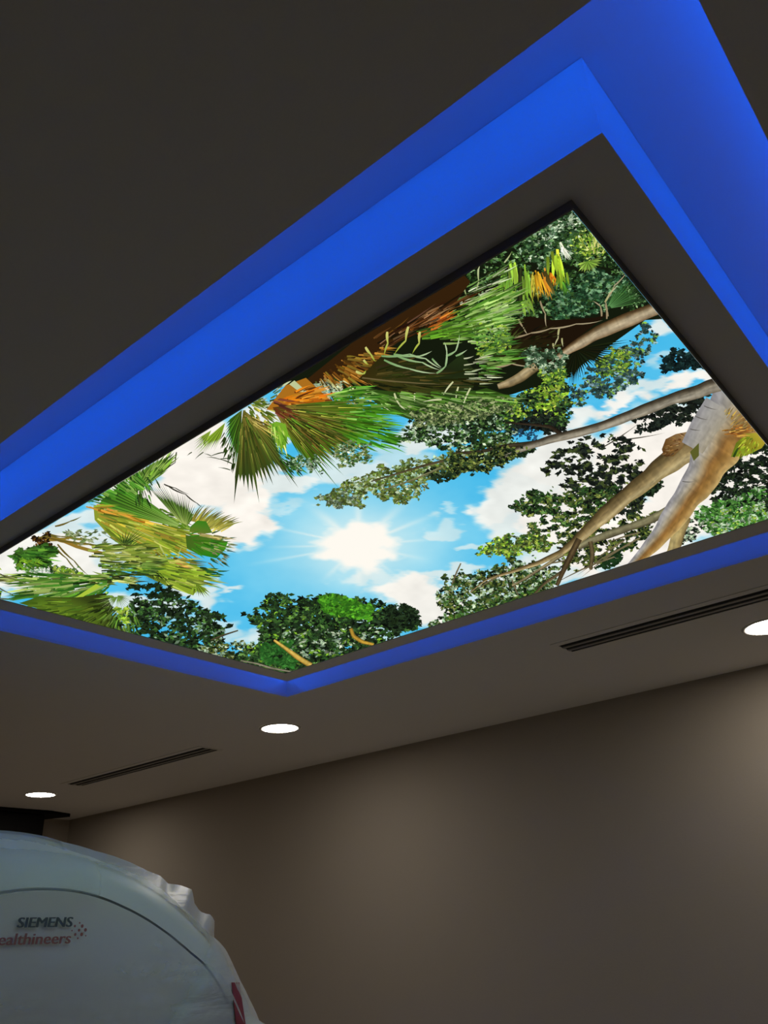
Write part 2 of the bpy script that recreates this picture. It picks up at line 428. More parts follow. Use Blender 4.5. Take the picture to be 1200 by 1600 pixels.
# ---- right hand tree, leaves behind the limbs
P.up()
leaves([(745, 864), (760, 848), (800, 836), (850, 836), (872, 846), (850, 862), (812, 868), (775, 866)], 620, 4.6, OL+MD, .62, 11, 2.1, LM)
leaves([(798, 792), (830, 764), (880, 770), (950, 756), (1010, 770), (962, 802), (905, 816), (862, 838), (822, 826), (850, 808), (812, 803)], 1300, 4.8, DK+MD, .56, 12, 2.2, OL)
leaves([(752, 896), (790, 874), (832, 878), (880, 888), (850, 935), (762, 962), (700, 988), (662, 980), (700, 960), (682, 930), (690, 905), (722, 892)], 2100, 4.6, OL+MD+DK, .60, 12, 2.1, DU)
leaves([(700, 965), (760, 945), (860, 912), (860, 930), (760, 966), (690, 990)], 800, 4.4, [(50, 84, 32), (70, 108, 40), (38, 60, 28)], .66, 12)
leaves([(843, 726), (872, 704), (902, 688), (962, 676), (996, 690), (1002, 740), (996, 805), (900, 784), (868, 762), (886, 750), (848, 738)], 1150, 5.6, BL, .465, 10, 2.4, OL[3:])
leaves([(984, 646), (1020, 638), (1062, 622), (1108, 612), (1090, 650), (1042, 668), (1000, 678), (988, 662)], 620, 5.4, BL, .54, 13, 2.2)
leaves([(1120, 735), (1182, 698), (1215, 700), (1230, 780), (1140, 792), (1104, 772)], 900, 5.2, BL+DK, .50, 13, 2.4)
leaves([(1085, 802), (1150, 772), (1220, 758), (1230, 812), (1150, 832), (1108, 830)], 1500, 4.8, [(54, 104, 40), (78, 134, 54), (34, 66, 28), (96, 148, 70)], .70, 12, 2.4, DU)
leaves([(1100, 812), (1220, 775), (1220, 815), (1120, 835)], 300, 4, LM+DU, .5, 9)
leaves([(990, 745), (1045, 738), (1020, 775), (992, 782)], 320, 5.5, DK, .72, 12)
leaves([(868, 838), (960, 790), (1024, 800), (1010, 850), (940, 880), (880, 892)], 900, 5, DK+OL, .46, 12, 2.3)
leaves([(940, 868), (1000, 840), (960, 885), (930, 890)], 160, 5, [(26, 50, 26)], .7, 12)
leaves([(1060, 835), (1090, 805), (1100, 830), (1070, 850)], 220, 4, BL+DU, .5, 9)
leaves([(1030, 557), (1060, 545), (1086, 550), (1104, 574), (1070, 574), (1046, 582), (1040, 568)], 260, 5.4, [(18, 34, 34), (26, 46, 44), (14, 22, 22)], .60, 10, 2.1)
leaves([(1036, 568), (1060, 570), (1054, 584), (1040, 582)], 50, 5, [(18, 34, 34)], .7, 10)
for q in [((900, 752), (995, 752)), ((960, 688), (1040, 676)), ((1150, 770), (1215, 745)), ((860, 800), (960, 796)), ((940, 700), (1000, 660))]:
    blade(q[0], q[1], 2.0, (60, 56, 44), (90, 84, 66), .02)
# ---- limbs
P.up()
BARK = [(70, 60, 40), (120, 104, 72), (166, 150, 112), (176, 160, 120), (130, 110, 72), (84, 68, 40)]
strip([(1045, 797, 14), (1008, 815, 13), (960, 832, 12), (920, 846, 11), (902, 856, 9)], [(88, 84, 60), (150, 144, 108), (120, 114, 84), (72, 66, 46)])
strip([(1068, 806, 24), (1060, 832, 22), (1052, 864, 20)], [(150, 134, 88), (176, 158, 106), (168, 148, 96), (110, 94, 60)])
P.up()
strip([(1095, 690, 46), (1060, 712, 38), (1024, 738, 29), (990, 765, 27), (952, 798, 24), (925, 822, 20), (900, 845, 15), (876, 864, 10), (840, 880, 7), (800, 893, 5), (760, 905, 3), (735, 925, 2)],
      [(62, 50, 30), (88, 74, 44), (120, 102, 66), (150, 130, 88), (186, 168, 122), (150, 130, 84)])
strip([(905, 842, 9), (892, 868, 10), (880, 892, 8), (870, 915, 6)], [(50, 40, 26), (92, 76, 50), (60, 48, 30)])
strip([(922, 846, 7), (926, 866, 7), (923, 890, 5)], [(60, 50, 34), (120, 104, 70), (60, 50, 34)])
strip([(880, 892, 5), (850, 912, 4), (835, 928, 3)], [(64, 54, 36), (110, 96, 66)])
strip([(880, 866, 6), (850, 885, 5), (820, 905, 4), (800, 915, 3)], [(120, 108, 76), (150, 138, 104), (70, 60, 40)])
for q in [((1000, 840), (905, 905)), ((985, 850), (900, 900)), ((960, 870), (860, 916)), ((1000, 832), (940, 852)), ((720, 880), (700, 935)), ((800, 905), (815, 940)), ((780, 900), (740, 925)), ((860, 880), (900, 870)), ((975, 845), (925, 880))]:
    blade(q[0], q[1], 2.6, (120, 110, 80), (90, 80, 56), .03)
P.up()
strip([(1184, 618, 150), (1156, 652, 116), (1130, 688, 80), (1110, 720, 60), (1086, 758, 50), (1062, 795, 42), (1036, 832, 31), (1010, 860, 22), (990, 882, 16), (975, 896, 13)],
      [(142, 140, 144), (158, 155, 152), (164, 156, 140), (158, 138, 104), (136, 98, 52), (146, 108, 54), (170, 134, 78), (186, 160, 104)])
P.up()
strip([(1122, 632, 46), (1100, 668, 44), (1082, 700, 36)], [(146, 144, 146), (156, 153, 148), (162, 156, 144), (160, 150, 128)], .14)
P.poly([(1142, 714), (1150, 692), (1166, 678), (1182, 676), (1196, 692), (1190, 700), (1166, 712)], [(110, 120, 30), (96, 112, 26), (140, 150, 40), (176, 160, 50), (170, 150, 50), (160, 150, 40), (150, 168, 44)])
P.poly([(1034, 702), (1040, 686), (1056, 678), (1076, 674), (1066, 700), (1052, 713), (1038, 713)], [(96, 66, 32), (110, 76, 38), (130, 96, 54), (150, 124, 84), (120, 92, 54), (110, 80, 40), (70, 46, 22)])
P.up()
fill([(1078, 706), (1092, 692), (1092, 712), (1084, 720)], (92, 94, 40))
streaks([(1145, 712), (1166, 680), (1190, 690), (1168, 710)], 60, (1190, 660), 8, 2, [(150, 170, 40), (110, 130, 30), (176, 176, 60), (120, 100, 30)])
streaks([(1036, 702), (1060, 680), (1072, 678), (1056, 710), (1040, 712)], 50, (1080, 690), 8, 2, [(130, 96, 54), (80, 54, 28), (110, 76, 40), (150, 120, 80)])
streaks([(1122, 676), (1150, 662), (1182, 672), (1150, 684)], 46, (1090, 680), 16, 2.2, [(140, 86, 34), (170, 130, 60), (120, 72, 30), (160, 110, 40)])
streaks([(1130, 640), (1160, 650), (1180, 676), (1140, 670)], 46, (1100, 700), 12, 2.0, [(170, 150, 100), (130, 112, 70), (150, 124, 70), (176, 140, 60)])
for q in [((1086, 650), (1108, 656)), ((1078, 670), (1096, 672)), ((1100, 634), (1122, 640)), ((1066, 752), (1086, 752))]:
    blade(q[0], q[1], 1.6, (100, 96, 92), (110, 104, 96), .05)
blade((1146, 714), (1156, 694), 4, (40, 66, 20), (60, 90, 30), .0)

# ---- middle trees and the long grey branch
P.up()
leaves([(488, 777), (530, 764), (545, 750), (575, 744), (600, 728), (650, 718), (720, 700), (790, 690), (834, 700), (790, 716), (722, 735), (674, 745), (666, 765), (636, 786), (600, 778), (572, 770), (566, 790), (530, 792)], 2300, 4.4, OL+[(110, 136, 56), (88, 116, 60)], .60, 11, 2.0, DU)
leaves([(490, 774), (532, 768), (568, 778), (564, 792), (530, 792)], 260, 3.6, [(96, 112, 96), (130, 146, 120), (74, 90, 70)], .6, 9)
leaves([(660, 740), (725, 715), (840, 690), (830, 706), (760, 730), (690, 752)], 700, 4.8, DK, .62, 11)
P.up()
leaves([(606, 694), (650, 660), (700, 640), (795, 626), (802, 684), (764, 704), (700, 704), (650, 690)], 2100, 4.6, DK+MD, .58, 13, 2.0, DU)
leaves([(640, 655), (700, 632), (795, 622), (800, 660), (740, 672), (690, 670)], 1300, 4.8, DK, .8, 13, 2.0, MD)
leaves([(788, 644), (830, 600), (884, 588), (892, 640), (876, 668), (830, 654), (800, 660)], 1000, 5, DK+MD, .66, 12, 2.0, LM)
leaves([(830, 600), (880, 585), (880, 625), (840, 640)], 300, 5, LM, .6, 12)
leaves([(786, 632), (808, 632), (808, 650), (788, 650)], 60, 5, LM, .8, 12)
leaves([(798, 658), (870, 636), (888, 668), (862, 674), (800, 670)], 520, 5, BL, .68, 12)
leaves([(880, 610), (932, 566), (990, 534), (1012, 500), (1026, 520), (1004, 562), (994, 600), (950, 618), (904, 634)], 1100, 4.8, [(40, 66, 60), (56, 84, 90), (30, 48, 44), (74, 100, 70)], .52, 11, 2.0, [(110, 150, 60), (120, 150, 160)])
leaves([(925, 570), (960, 545), (990, 540), (975, 575), (945, 590)], 320, 4.6, LM+MD, .60, 10)
leaves([(800, 672), (838, 668), (835, 684), (805, 686)], 40, 5.5, [(40, 80, 110), (30, 60, 80)], .6, 10)
P.up()
strip([(1124, 600, 22), (1090, 611, 21), (1055, 621, 19), (1000, 643, 17), (945, 664, 15), (905, 676, 14), (872, 683, 13), (834, 694, 11), (800, 706, 9), (778, 716, 6)],
      [(44, 38, 28), (74, 66, 52), (140, 132, 114), (160, 152, 134), (118, 108, 90)])
strip([(834, 692, 8), (790, 697, 7), (750, 706, 5), (712, 708, 4)], [(34, 30, 20), (70, 62, 44), (40, 34, 24)])
strip([(876, 678, 8), (860, 666, 5), (820, 662, 3), (790, 660, 2)], [(30, 24, 18), (60, 50, 36)])
strip([(712, 715, 4), (660, 728, 4), (620, 740, 3), (580, 752, 2)], [(60, 54, 34), (90, 82, 56)])
strip([(690, 730, 3), (650, 748, 3), (600, 765, 2)], [(130, 130, 90), (90, 90, 60)])
leaves([(700, 715), (780, 700), (830, 700), (760, 735), (700, 745)], 420, 4.6, DK+OL, .55, 11)

# ---- upper jungle
P.up()
fill([(895, 285), (1052, 490), (1008, 500), (930, 556), (880, 590), (800, 616), (700, 636), (620, 640), (540, 610), (470, 612), (440, 600), (560, 505), (720, 405)], (20, 26, 13))
P.up()
J = [(895, 300), (1036, 474), (1000, 482), (940, 480), (860, 515), (790, 520), (760, 470), (690, 470), (750, 400)]
leaves(J, 2300, 5.0, [(26, 46, 22), (40, 66, 30), (18, 28, 14), (56, 88, 40)], .53, 14, 2.0, [(84, 120, 76), (120, 150, 100)])
leaves([(850, 450), (930, 420), (990, 440), (940, 490), (870, 505)], 900, 5, [(36, 70, 44), (50, 90, 56), (26, 48, 30)], .66, 12, 2.0, [(100, 136, 100)])
leaves([(800, 385), (870, 335), (900, 330), (900, 400), (840, 420)], 500, 5, [(40, 66, 40), (60, 92, 58)], .55, 10, 2, DU)
leaves([(905, 345), (940, 372), (950, 400), (910, 405), (890, 380)], 400, 5, LM+MD, .6, 10, 2.0, [(190, 206, 120)])
leaves([(885, 325), (905, 335), (912, 352), (885, 352)], 70, 4.5, DU, .6, 8)
leaves([(960, 410), (1000, 440), (1030, 478), (990, 470)], 200, 5, DK, .6, 10)
leaves([(770, 450), (800, 440), (810, 480), (780, 500)], 320, 5, MD+LM, .55, 9)
P.up()
# upright lime leaves and the orange heart
for (x0, y0, x1, y1, w, c) in [(803, 412, 806, 450, 16, (150, 190, 60)), (822, 425, 824, 470, 12, (120, 160, 50)), (866, 398, 870, 440, 22, (160, 190, 50)), (880, 430, 875, 450, 16, (120, 150, 40)), (838, 428, 846, 462, 11, (226, 170, 40)), (850, 426, 858, 462, 11, (214, 140, 40)), (862, 430, 866, 444, 10, (220, 130, 30)), (832, 430, 835, 468, 7, (190, 180, 60)), (880, 440, 884, 455, 12, (70, 120, 40)), (876, 385, 884, 400, 10, (225, 230, 200)), (818, 470, 826, 490, 16, (130, 170, 60)), (796, 440, 792, 460, 14, (120, 170, 60)), (786, 430, 780, 458, 14, (110, 160, 50))]:
    for k in range(10):
        dx = rng.normal()*w*.26; cc = jit(c, .22)
        blade((x0+dx, y0+rng.normal()*5), (x1+dx*1.3+rng.normal()*4, y1+rng.normal()*5), w*.24, cc, jit(c, .16), rng.normal()*.04)
strip([(813, 418, 7), (813, 455, 8), (813, 495, 6)], [(24, 30, 14), (60, 66, 34), (20, 24, 12)])
blade((850, 424), (868, 462), 8, (70, 56, 24), (110, 100, 40), 0)
fan((918, 408), [(900, 412), (905, 424), (915, 426), (928, 424), (938, 414), (942, 400)], 14, (110, 150, 50), (150, 180, 80), .7)
streaks([(905, 375), (940, 370), (945, 400), (915, 400)], 40, (930, 410), 10, 2.2, LM+[(220, 220, 130)])
fan((948, 482), [(1018, 470), (1012, 458), (1002, 446), (990, 440), (974, 440), (960, 446)], 22, (34, 60, 30), (70, 120, 56), .5, rib=(90, 140, 80))
# dark hanging leaves under the pale trunk
P.up()
fill([(806, 500), (828, 494), (860, 500), (930, 496), (950, 490), (900, 530), (866, 566), (800, 572), (780, 548)], (30, 20, 10))
fill([(770, 540), (800, 530), (860, 530), (868, 560), (820, 572), (776, 570)], (34, 28, 12))
fan((900, 545), [(984, 528), (976, 540), (962, 552), (952, 566), (944, 574), (930, 570), (918, 580), (906, 592), (893, 612), (886, 592), (876, 584), (868, 566)], 34, (22, 24, 10), (24, 34, 16), .62)
P.up()
streaks([(790, 520), (860, 505), (870, 545), (800, 560)], 60, (760, 560), 16, 2, [(44, 34, 16), (20, 22, 10), (56, 60, 24)])
strip([(1034, 478, 20), (1000, 492, 21), (968, 505, 22), (935, 519, 21), (905, 536, 17), (884, 550, 12), (868, 560, 7)], [(58, 40, 20), (104, 84, 56), (168, 152, 122), (180, 164, 134), (168, 150, 120), (120, 96, 66)])
strip([(838, 572, 14), (815, 588, 16), (796, 598, 13), (778, 604, 8)], [(120, 104, 70), (180, 162, 124), (160, 140, 100), (80, 66, 40)])
leaves([(812, 548), (860, 540), (885, 566), (850, 590), (820, 580)], 420, 4.6, [(50, 74, 50), (70, 100, 70), (34, 50, 30)], .58, 9, 2, DU)
leaves([(840, 585), (880, 570), (885, 590), (850, 610)], 200, 4.5, MD+LM, .6, 9)
wisps([[(795, 528), (830, 520), (860, 513), (900, 506), (942, 500)], [(770, 574), (800, 568), (830, 572)], [(844, 470), (852, 490), (854, 512)], [(810, 498), (818, 512), (824, 522)], [(948, 498), (946, 470), (960, 446), (980, 424)], [(940, 494), (938, 478), (926, 470)], [(950, 494), (944, 474)]], 4.2, (150, 132, 100), (176, 164, 130))
wisps([[(874, 512), (872, 528), (866, 542)], [(878, 528), (880, 542)], [(864, 536), (866, 546)], [(945, 472), (952, 458), (966, 444)]], 4.4, (170, 166, 110), (190, 190, 150))

# ---- pale green fronds between jungle and dry leaves
P.up()
streaks([(680, 500), (730, 470), (795, 450), (800, 480), (760, 520), (690, 540)], 200, (600, 540), 34, 3.0, [(84, 130, 40), (110, 156, 60), (60, 100, 30), (150, 180, 100)])
streaks([(690, 470), (760, 430), (790, 420), (760, 460), (700, 490)], 60, (600, 520), 30, 2.4, [(190, 200, 160), (40, 50, 24), (90, 120, 60), (16, 18, 8)])
streaks([(720, 500), (800, 470), (800, 500), (730, 540)], 110, (640, 530), 34, 2.8, [(130, 170, 80), (90, 140, 50), (170, 196, 130)])
streaks([(740, 520), (790, 510), (800, 560), (745, 590)], 120, (640, 570), 26, 2.8, [(70, 120, 40), (50, 90, 30), (110, 150, 70)])
leaves([(738, 505), (790, 505), (795, 545), (745, 560)], 280, 4.6, MD+LM, .6, 9)
wisps([[(748, 415), (748, 440), (744, 460)], [(724, 444), (730, 464)], [(788, 410), (800, 392)]], 4, (190, 200, 150), (150, 170, 100))
# dry brown fronds at the frame
P.up()
fill([(470, 600), (540, 530), (620, 480), (720, 425), (735, 440), (700, 490), (650, 512), (600, 552), (572, 586), (520, 596)], (52, 32, 12))
P.up()
streaks([(494, 590), (540, 556), (600, 540), (592, 562), (566, 588), (520, 596)], 150, (480, 545), 26, 3.2, [(140, 92, 28), (110, 70, 20), (166, 116, 44), (70, 44, 14), (120, 100, 34)])
streaks([(580, 530), (640, 502), (720, 462), (730, 470), (660, 515), (600, 545)], 90, (480, 600), 44, 2.6, [(70, 40, 16), (36, 22, 10), (110, 70, 30), (24, 18, 8), (150, 110, 70)])
streaks([(640, 515), (690, 490), (700, 500), (660, 530)], 30, (560, 560), 22, 3.2, [(170, 84, 24), (140, 64, 20), (190, 110, 40)])
streaks([(650, 518), (720, 500), (735, 525), (660, 532)], 60, (560, 545), 30, 3, [(100, 150, 40), (80, 130, 30), (60, 90, 30)])
# great dark leaf
P.up()
P.poly([(560, 592), (598, 554), (640, 560), (690, 578), (722, 552), (742, 580), (740, 604), (690, 622), (610, 612)], [(56, 44, 14), (40, 40, 14), (26, 34, 14), (30, 38, 18), (36, 50, 22), (30, 40, 18), (44, 60, 26), (40, 50, 20), (60, 56, 20)])
P.up()
streaks([(568, 592), (600, 560), (690, 582), (735, 590), (690, 618), (610, 610)], 110, (540, 592), 44, 2.6, [(40, 44, 16), (56, 58, 22), (28, 32, 12), (74, 66, 30)])
streaks([(720, 560), (760, 555), (770, 600), (725, 610)], 34, (600, 590), 24, 1.9, [(170, 178, 140), (130, 145, 90), (60, 70, 30), (190, 196, 160)])
blade((566, 590), (742, 600), 2.4, (110, 96, 60), (90, 84, 50), .02)
blade((480, 586), (690, 500), 0.1, (60, 40, 20), (60, 40, 20))
# green leaf below it
P.up()
fill([(560, 606), (620, 612), (690, 624), (760, 606), (800, 620), (770, 640), (700, 650), (640, 655), (600, 640)], (46, 72, 22))
P.up()
streaks([(560, 604), (620, 612), (740, 610), (800, 618), (770, 640), (640, 650), (600, 640)], 200, (500, 590), 34, 2.8, [(70, 112, 34), (54, 92, 26), (96, 136, 56), (36, 60, 20), (130, 160, 90)])
leaves([(640, 636), (700, 628), (790, 616), (800, 640), (700, 662), (640, 664)], 600, 4.4, [(110, 124, 76), (70, 90, 50), (150, 160, 110), (40, 56, 30)], .6, 9, 2.2)
wisps([[(571, 542), (580, 554), (587, 565)], [(605, 518), (606, 536), (600, 556)], [(638, 510), (634, 532), (615, 555)], [(656, 518), (655, 536), (644, 553)], [(568, 562), (576, 570)], [(556, 580), (568, 584), (572, 578)]], 6.0, (210, 206, 120), (150, 170, 50))
wisps([[(596, 556), (640, 553), (665, 560), (690, 576)], [(600, 562), (640, 576), (682, 583)], [(620, 556), (660, 566), (688, 578)], [(682, 583), (696, 572), (698, 548), (694, 534)], [(697, 556), (712, 548), (718, 522)], [(675, 560), (690, 574)], [(712, 556), (730, 546)], [(615, 553), (656, 556), (675, 548)]], 5.0, (120, 160, 100), (196, 212, 170))
wisps([[(570, 612), (584, 632), (590, 652)], [(616, 614), (624, 632), (634, 640)], [(648, 614), (648, 628)], [(545, 604), (554, 618), (556, 636)], [(560, 606), (566, 620), (566, 634)], [(596, 630), (612, 644)], [(708, 596), (690, 622)], [(716, 604), (712, 630)], [(735, 606), (722, 640)], [(690, 624), (660, 628)], [(728, 630), (690, 626)], [(514, 626), (536, 646)], [(530, 602), (540, 622)], [(500, 610), (512, 622)]], 4.6, (200, 204, 150), (214, 216, 180))
streaks([(488, 592), (520, 590), (560, 600), (556, 630), (510, 620)], 60, (480, 560), 20, 2.4, [(150, 140, 80), (70, 80, 34), (190, 190, 140), (60, 44, 18), (40, 60, 24)])
leaves([(490, 596), (530, 600), (530, 620), (490, 615)], 90, 4, DU, .6, 8)

# ---- central fan palms
P.up()
streaks([(505, 615), (560, 604), (610, 640), (570, 655), (520, 635)], 120, (440, 625), 30, 3, [(60, 120, 26), (84, 146, 40), (44, 84, 24), (120, 160, 70)])
streaks([(372, 640), (400, 622), (424, 640), (424, 668), (395, 660)], 60, (375, 620), 18, 3, [(130, 140, 40), (96, 116, 34), (160, 150, 60), (70, 90, 30)])
streaks([(400, 628), (440, 600), (450, 610), (420, 640)], 30, (380, 640), 14, 3, [(60, 70, 30), (90, 110, 50), (180, 190, 150)])
P.up()
fill([(416, 640), (446, 602), (478, 590), (500, 610), (520, 628), (480, 640)], (170, 110, 30))
P.up()
streaks([(430, 634), (450, 614), (490, 606), (510, 626), (470, 636)], 60, (425, 630), 26, 3, [(214, 126, 24), (190, 100, 20), (226, 150, 50), (120, 60, 16)])
fill([(452, 600), (460, 594), (480, 612), (468, 612)], (190, 200, 150))
P.up()
fan((426, 636), [(520, 626), (560, 622), (596, 638), (628, 652), (632, 672), (618, 690), (596, 702), (566, 712), (540, 722), (518, 730), (512, 748), (498, 745), (484, 728), (470, 716)], 54, (98, 66, 26), (66, 128, 22), .74, rib=(140, 120, 50))
P.up()
streaks([(520, 640), (580, 640), (620, 665), (600, 695), (540, 700)], 120, (430, 636), 34, 2.6, [(66, 130, 24), (90, 160, 40), (44, 96, 20), (110, 160, 70)])
streaks([(450, 645), (500, 650), (520, 690), (480, 700)], 60, (424, 632), 40, 2.6, [(96, 80, 30), (70, 80, 24), (120, 96, 40), (56, 64, 20)])
streaks([(425, 618), (470, 632), (450, 650), (426, 645)], 24, (400, 620), 24, 3.4, [(110, 56, 30), (70, 36, 24), (130, 70, 50)])
P.up()
fan((378, 640), [(352, 660), (350, 684), (357, 712), (366, 736), (374, 732)], 14, (70, 90, 24), (50, 110, 30), .7)
fan((380, 640), [(374, 732), (364, 766), (378, 770), (390, 768), (402, 768), (412, 756), (426, 752), (440, 742), (462, 760), (464, 752), (450, 728), (440, 700), (430, 676)], 34, (110, 100, 36), (58, 84, 28), .78, rib=(130, 120, 50))
P.up()
fill([(418, 664), (432, 658), (446, 662), (450, 676), (446, 704), (430, 690)], (120, 170, 44)); P.up()
streaks([(418, 662), (446, 662), (446, 700), (430, 690)], 40, (425, 640), 16, 2.4, [(150, 190, 60), (110, 160, 40), (176, 200, 100), (80, 130, 30)])
streaks([(376, 642), (420, 660), (420, 676), (390, 660)], 20, (360, 634), 26, 2.2, [(190, 170, 90), (70, 60, 26), (150, 130, 60)])
streaks([(430, 700), (470, 715), (470, 745), (440, 735)], 40, (400, 680), 16, 2.6, [(40, 80, 30), (60, 110, 40), (30, 50, 20)])
leaves([(455, 715), (500, 715), (500, 735), (460, 735)], 120, 4, MD+DU, .6, 8)
leaves([(520, 690), (575, 690), (580, 720), (530, 728)], 200, 4.4, MD+DU+OL, .6, 9)
P.up()
fan((352, 660), [(304, 700), (310, 712), (322, 706), (334, 704), (342, 694)], 12, (130, 160, 40), (140, 176, 50), .6)
fan((330, 672), [(300, 690), (306, 702), (318, 704)], 7, (150, 180, 60), (120, 150, 50), .5)
wisps([[(352, 706), (330, 712), (318, 708)], [(366, 726), (340, 716), (322, 714)], [(300, 706), (292, 712)], [(318, 706), (304, 718)], [(360, 734), (340, 730)], [(360, 716), (338, 718)]], 2.6, (50, 66, 30), (60, 70, 40))
streaks([(350, 672), (368, 700), (366, 730), (352, 705)], 26, (380, 640), 14, 2.4, [(50, 70, 26), (40, 60, 20)])

# fine lit edges and shadows over the central fans
for _ in range(170):
    a_ = rng.uniform(-.12, 1.05); r0 = rng.uniform(30, 120); r1 = r0+rng.uniform(20, 60)
    d = np.array([math.cos(a_), math.sin(a_)*.78]); c = np.array([426, 636.])
    if r1 > 200-70*a_: continue
    cc = jit(pick([(150, 150, 60), (44, 60, 16), (96, 150, 40), (30, 44, 14), (120, 110, 50)]), .2)
    blade(c+d*r0, c+d*r1, 1.5, cc, cc, 0, 1)
for _ in range(90):
    a_ = rng.uniform(1.0, 1.9); r0 = rng.uniform(10, 70); r1 = r0+rng.uniform(15, 40)
    d = np.array([math.cos(a_), math.sin(a_)]); c = np.array([380, 640.])
    cc = jit(pick([(140, 130, 56), (40, 52, 16), (90, 130, 40), (60, 80, 24)]), .2)
    blade(c+d*r0, c+d*r1, 1.4, cc, cc, 0, 1)

# ---- left palms
P.up()
streaks([(215, 790), (290, 800), (292, 826), (240, 818)], 60, (150, 770), 22, 3, [(96, 130, 40), (70, 110, 34), (130, 156, 60)])
P.up()
leaves([(100, 835), (180, 820), (200, 850), (120, 852)], 120, 4, [(150, 160, 120), (90, 110, 60)], .45, 9, 3, None, 0)
wisps([[(86, 822), (110, 814), (128, 806)], [(70, 832), (96, 838), (130, 836)], [(70, 838), (130, 848), (200, 852)], [(84, 852), (104, 872), (130, 900)], [(90, 850), (116, 876), (140, 900)], [(60, 840), (78, 836), (104, 842)]], 4.4, (110, 90, 34), (96, 100, 40))
wisps([[(80, 840), (140, 850), (220, 862)], [(100, 846), (180, 866), (240, 868)], [(70, 842), (110, 840), (150, 842)]], 8, (150, 116, 44), (120, 126, 44))
leaves([(50, 842), (80, 832), (84, 848), (60, 856)], 46, 6, [(40, 26, 12), (90, 60, 24), (24, 18, 10)], .8, 9)
P.up()
fan((292, 826), [(150, 794), (146, 782), (158, 768), (176, 758), (196, 757)], 22, (96, 136, 36), (70, 130, 36), .93, rib=(150, 180, 90))
fan((290, 824), [(214, 742), (232, 752), (246, 754), (258, 758), (272, 768), (286, 772), (298, 782), (306, 792), (310, 800)], 26, (104, 140, 40), (60, 88, 40), .58, rib=(170, 186, 100))
P.up()
fan((214, 768), [(196, 762), (204, 744), (222, 730), (240, 716), (262, 706), (276, 710), (274, 722), (258, 738), (236, 752)], 20, (60, 110, 36), (110, 150, 50), .8, rib=(150, 180, 90))
streaks([(205, 750), (235, 740), (232, 780), (215, 785)], 40, (210, 720), 16, 2.4, [(40, 80, 26), (70, 116, 36), (30, 50, 18)])
wisps([[(264, 760), (290, 772), (308, 786), (316, 792)], [(256, 756), (274, 762), (296, 772)], [(276, 706), (274, 722), (236, 755)]], 3.2, (44, 40, 30), (50, 56, 34))
P.up()
streaks([(120, 790), (150, 770), (215, 735), (240, 770), (200, 775)], 120, (300, 830), 30, 3, [(60, 116, 34), (84, 140, 44), (40, 80, 26), (120, 160, 70)])
streaks([(225, 745), (262, 712), (270, 722), (240, 752)], 40, (215, 770), 18, 2.6, [(110, 150, 50), (60, 96, 34), (140, 170, 80)])
wisps([[(238, 758), (226, 742), (218, 728)], [(250, 762), (240, 744)]], 4, (50, 80, 34), (40, 60, 30))
# yellow leaf under it
fill([(146, 790), (200, 806), (290, 828), (292, 862), (230, 866), (180, 846), (148, 812)], (140, 152, 46))
P.up()
streaks([(146, 790), (200, 806), (290, 830), (288, 860), (230, 864), (180, 846), (150, 812)], 170, (120, 790), 40, 2.8, [(150, 164, 50), (120, 140, 40), (176, 180, 80), (96, 116, 34), (170, 150, 50)])
streaks([(130, 790), (150, 788), (235, 816), (220, 818)], 34, (100, 780), 30, 3.4, [(210, 140, 30), (190, 120, 30), (220, 160, 60)])
for k in range(22):
    t = k/21; bx_, by_ = 300+t*46, 814+t*12; tx_, ty_ = 318+t*62+rng.normal()*2, 788+t*24+rng.normal()*2
    cc = jit((96, 100, 50), .25); blade((bx_, by_), (tx_, ty_), 3.0, jit((170, 160, 60), .15), cc, -.05)
for k in range(30):
    t = k/29; blade((316+t*30, 826+rng.normal()*3), (330+t*40+rng.normal()*3, 808+t*8+rng.normal()*3), 2.6, jit((190, 176, 80), .15), jit((130, 136, 60), .2), .0)
P.up()
P.poly([(298, 822), (308, 813), (322, 814), (332, 832), (316, 834), (296, 830)], [(60, 120, 30), (56, 130, 26), (60, 124, 30), (90, 120, 40), (110, 130, 50), (100, 120, 40)])
P.poly([(290, 836), (330, 838), (356, 846), (352, 858), (338, 872), (310, 866), (292, 856)], [(70, 100, 30), (80, 116, 34), (60, 140, 26), (50, 150, 24), (40, 120, 26), (50, 120, 26), (66, 104, 30)])
P.up()
streaks([(294, 834), (350, 842), (350, 858), (300, 862)], 40, (280, 840), 22, 2.2, [(60, 130, 26), (90, 130, 40), (48, 110, 24), (150, 160, 90)])
streaks([(330, 830), (365, 842), (350, 880), (325, 880)], 46, (290, 845), 13, 2.2, [(60, 90, 44), (40, 80, 40), (130, 130, 90)])
streaks([(298, 830), (350, 836), (345, 842), (300, 838)], 16, (280, 830), 22, 2.6, [(200, 180, 120), (160, 150, 80)])
# lower lime leaves
P.up()
fill([(200, 868), (280, 874), (330, 892), (318, 908), (302, 930), (262, 916), (220, 896), (196, 880)], (140, 164, 44))
P.up()
streaks([(200, 866), (290, 872), (330, 892), (312, 912), (262, 914), (210, 890)], 130, (150, 868), 34, 2.8, [(150, 176, 50), (120, 150, 40), (176, 190, 80), (80, 100, 34)])
fan((306, 910), [(332, 926), (326, 934), (316, 934), (306, 930), (296, 926)], 9, (110, 140, 40), (140, 170, 50), .6)
fan((236, 882), [(222, 906), (232, 918), (246, 926), (262, 928), (280, 932), (294, 934)], 22, (40, 56, 24), (30, 46, 24), .4)
streaks([(310, 886), (345, 892), (350, 898), (320, 898)], 18, (270, 886), 16, 3, [(40, 90, 40), (30, 66, 34)])
streaks([(265, 870), (310, 880), (300, 888), (262, 880)], 18, (240, 870), 20, 3, [(200, 180, 100), (180, 140, 70), (150, 140, 60)])
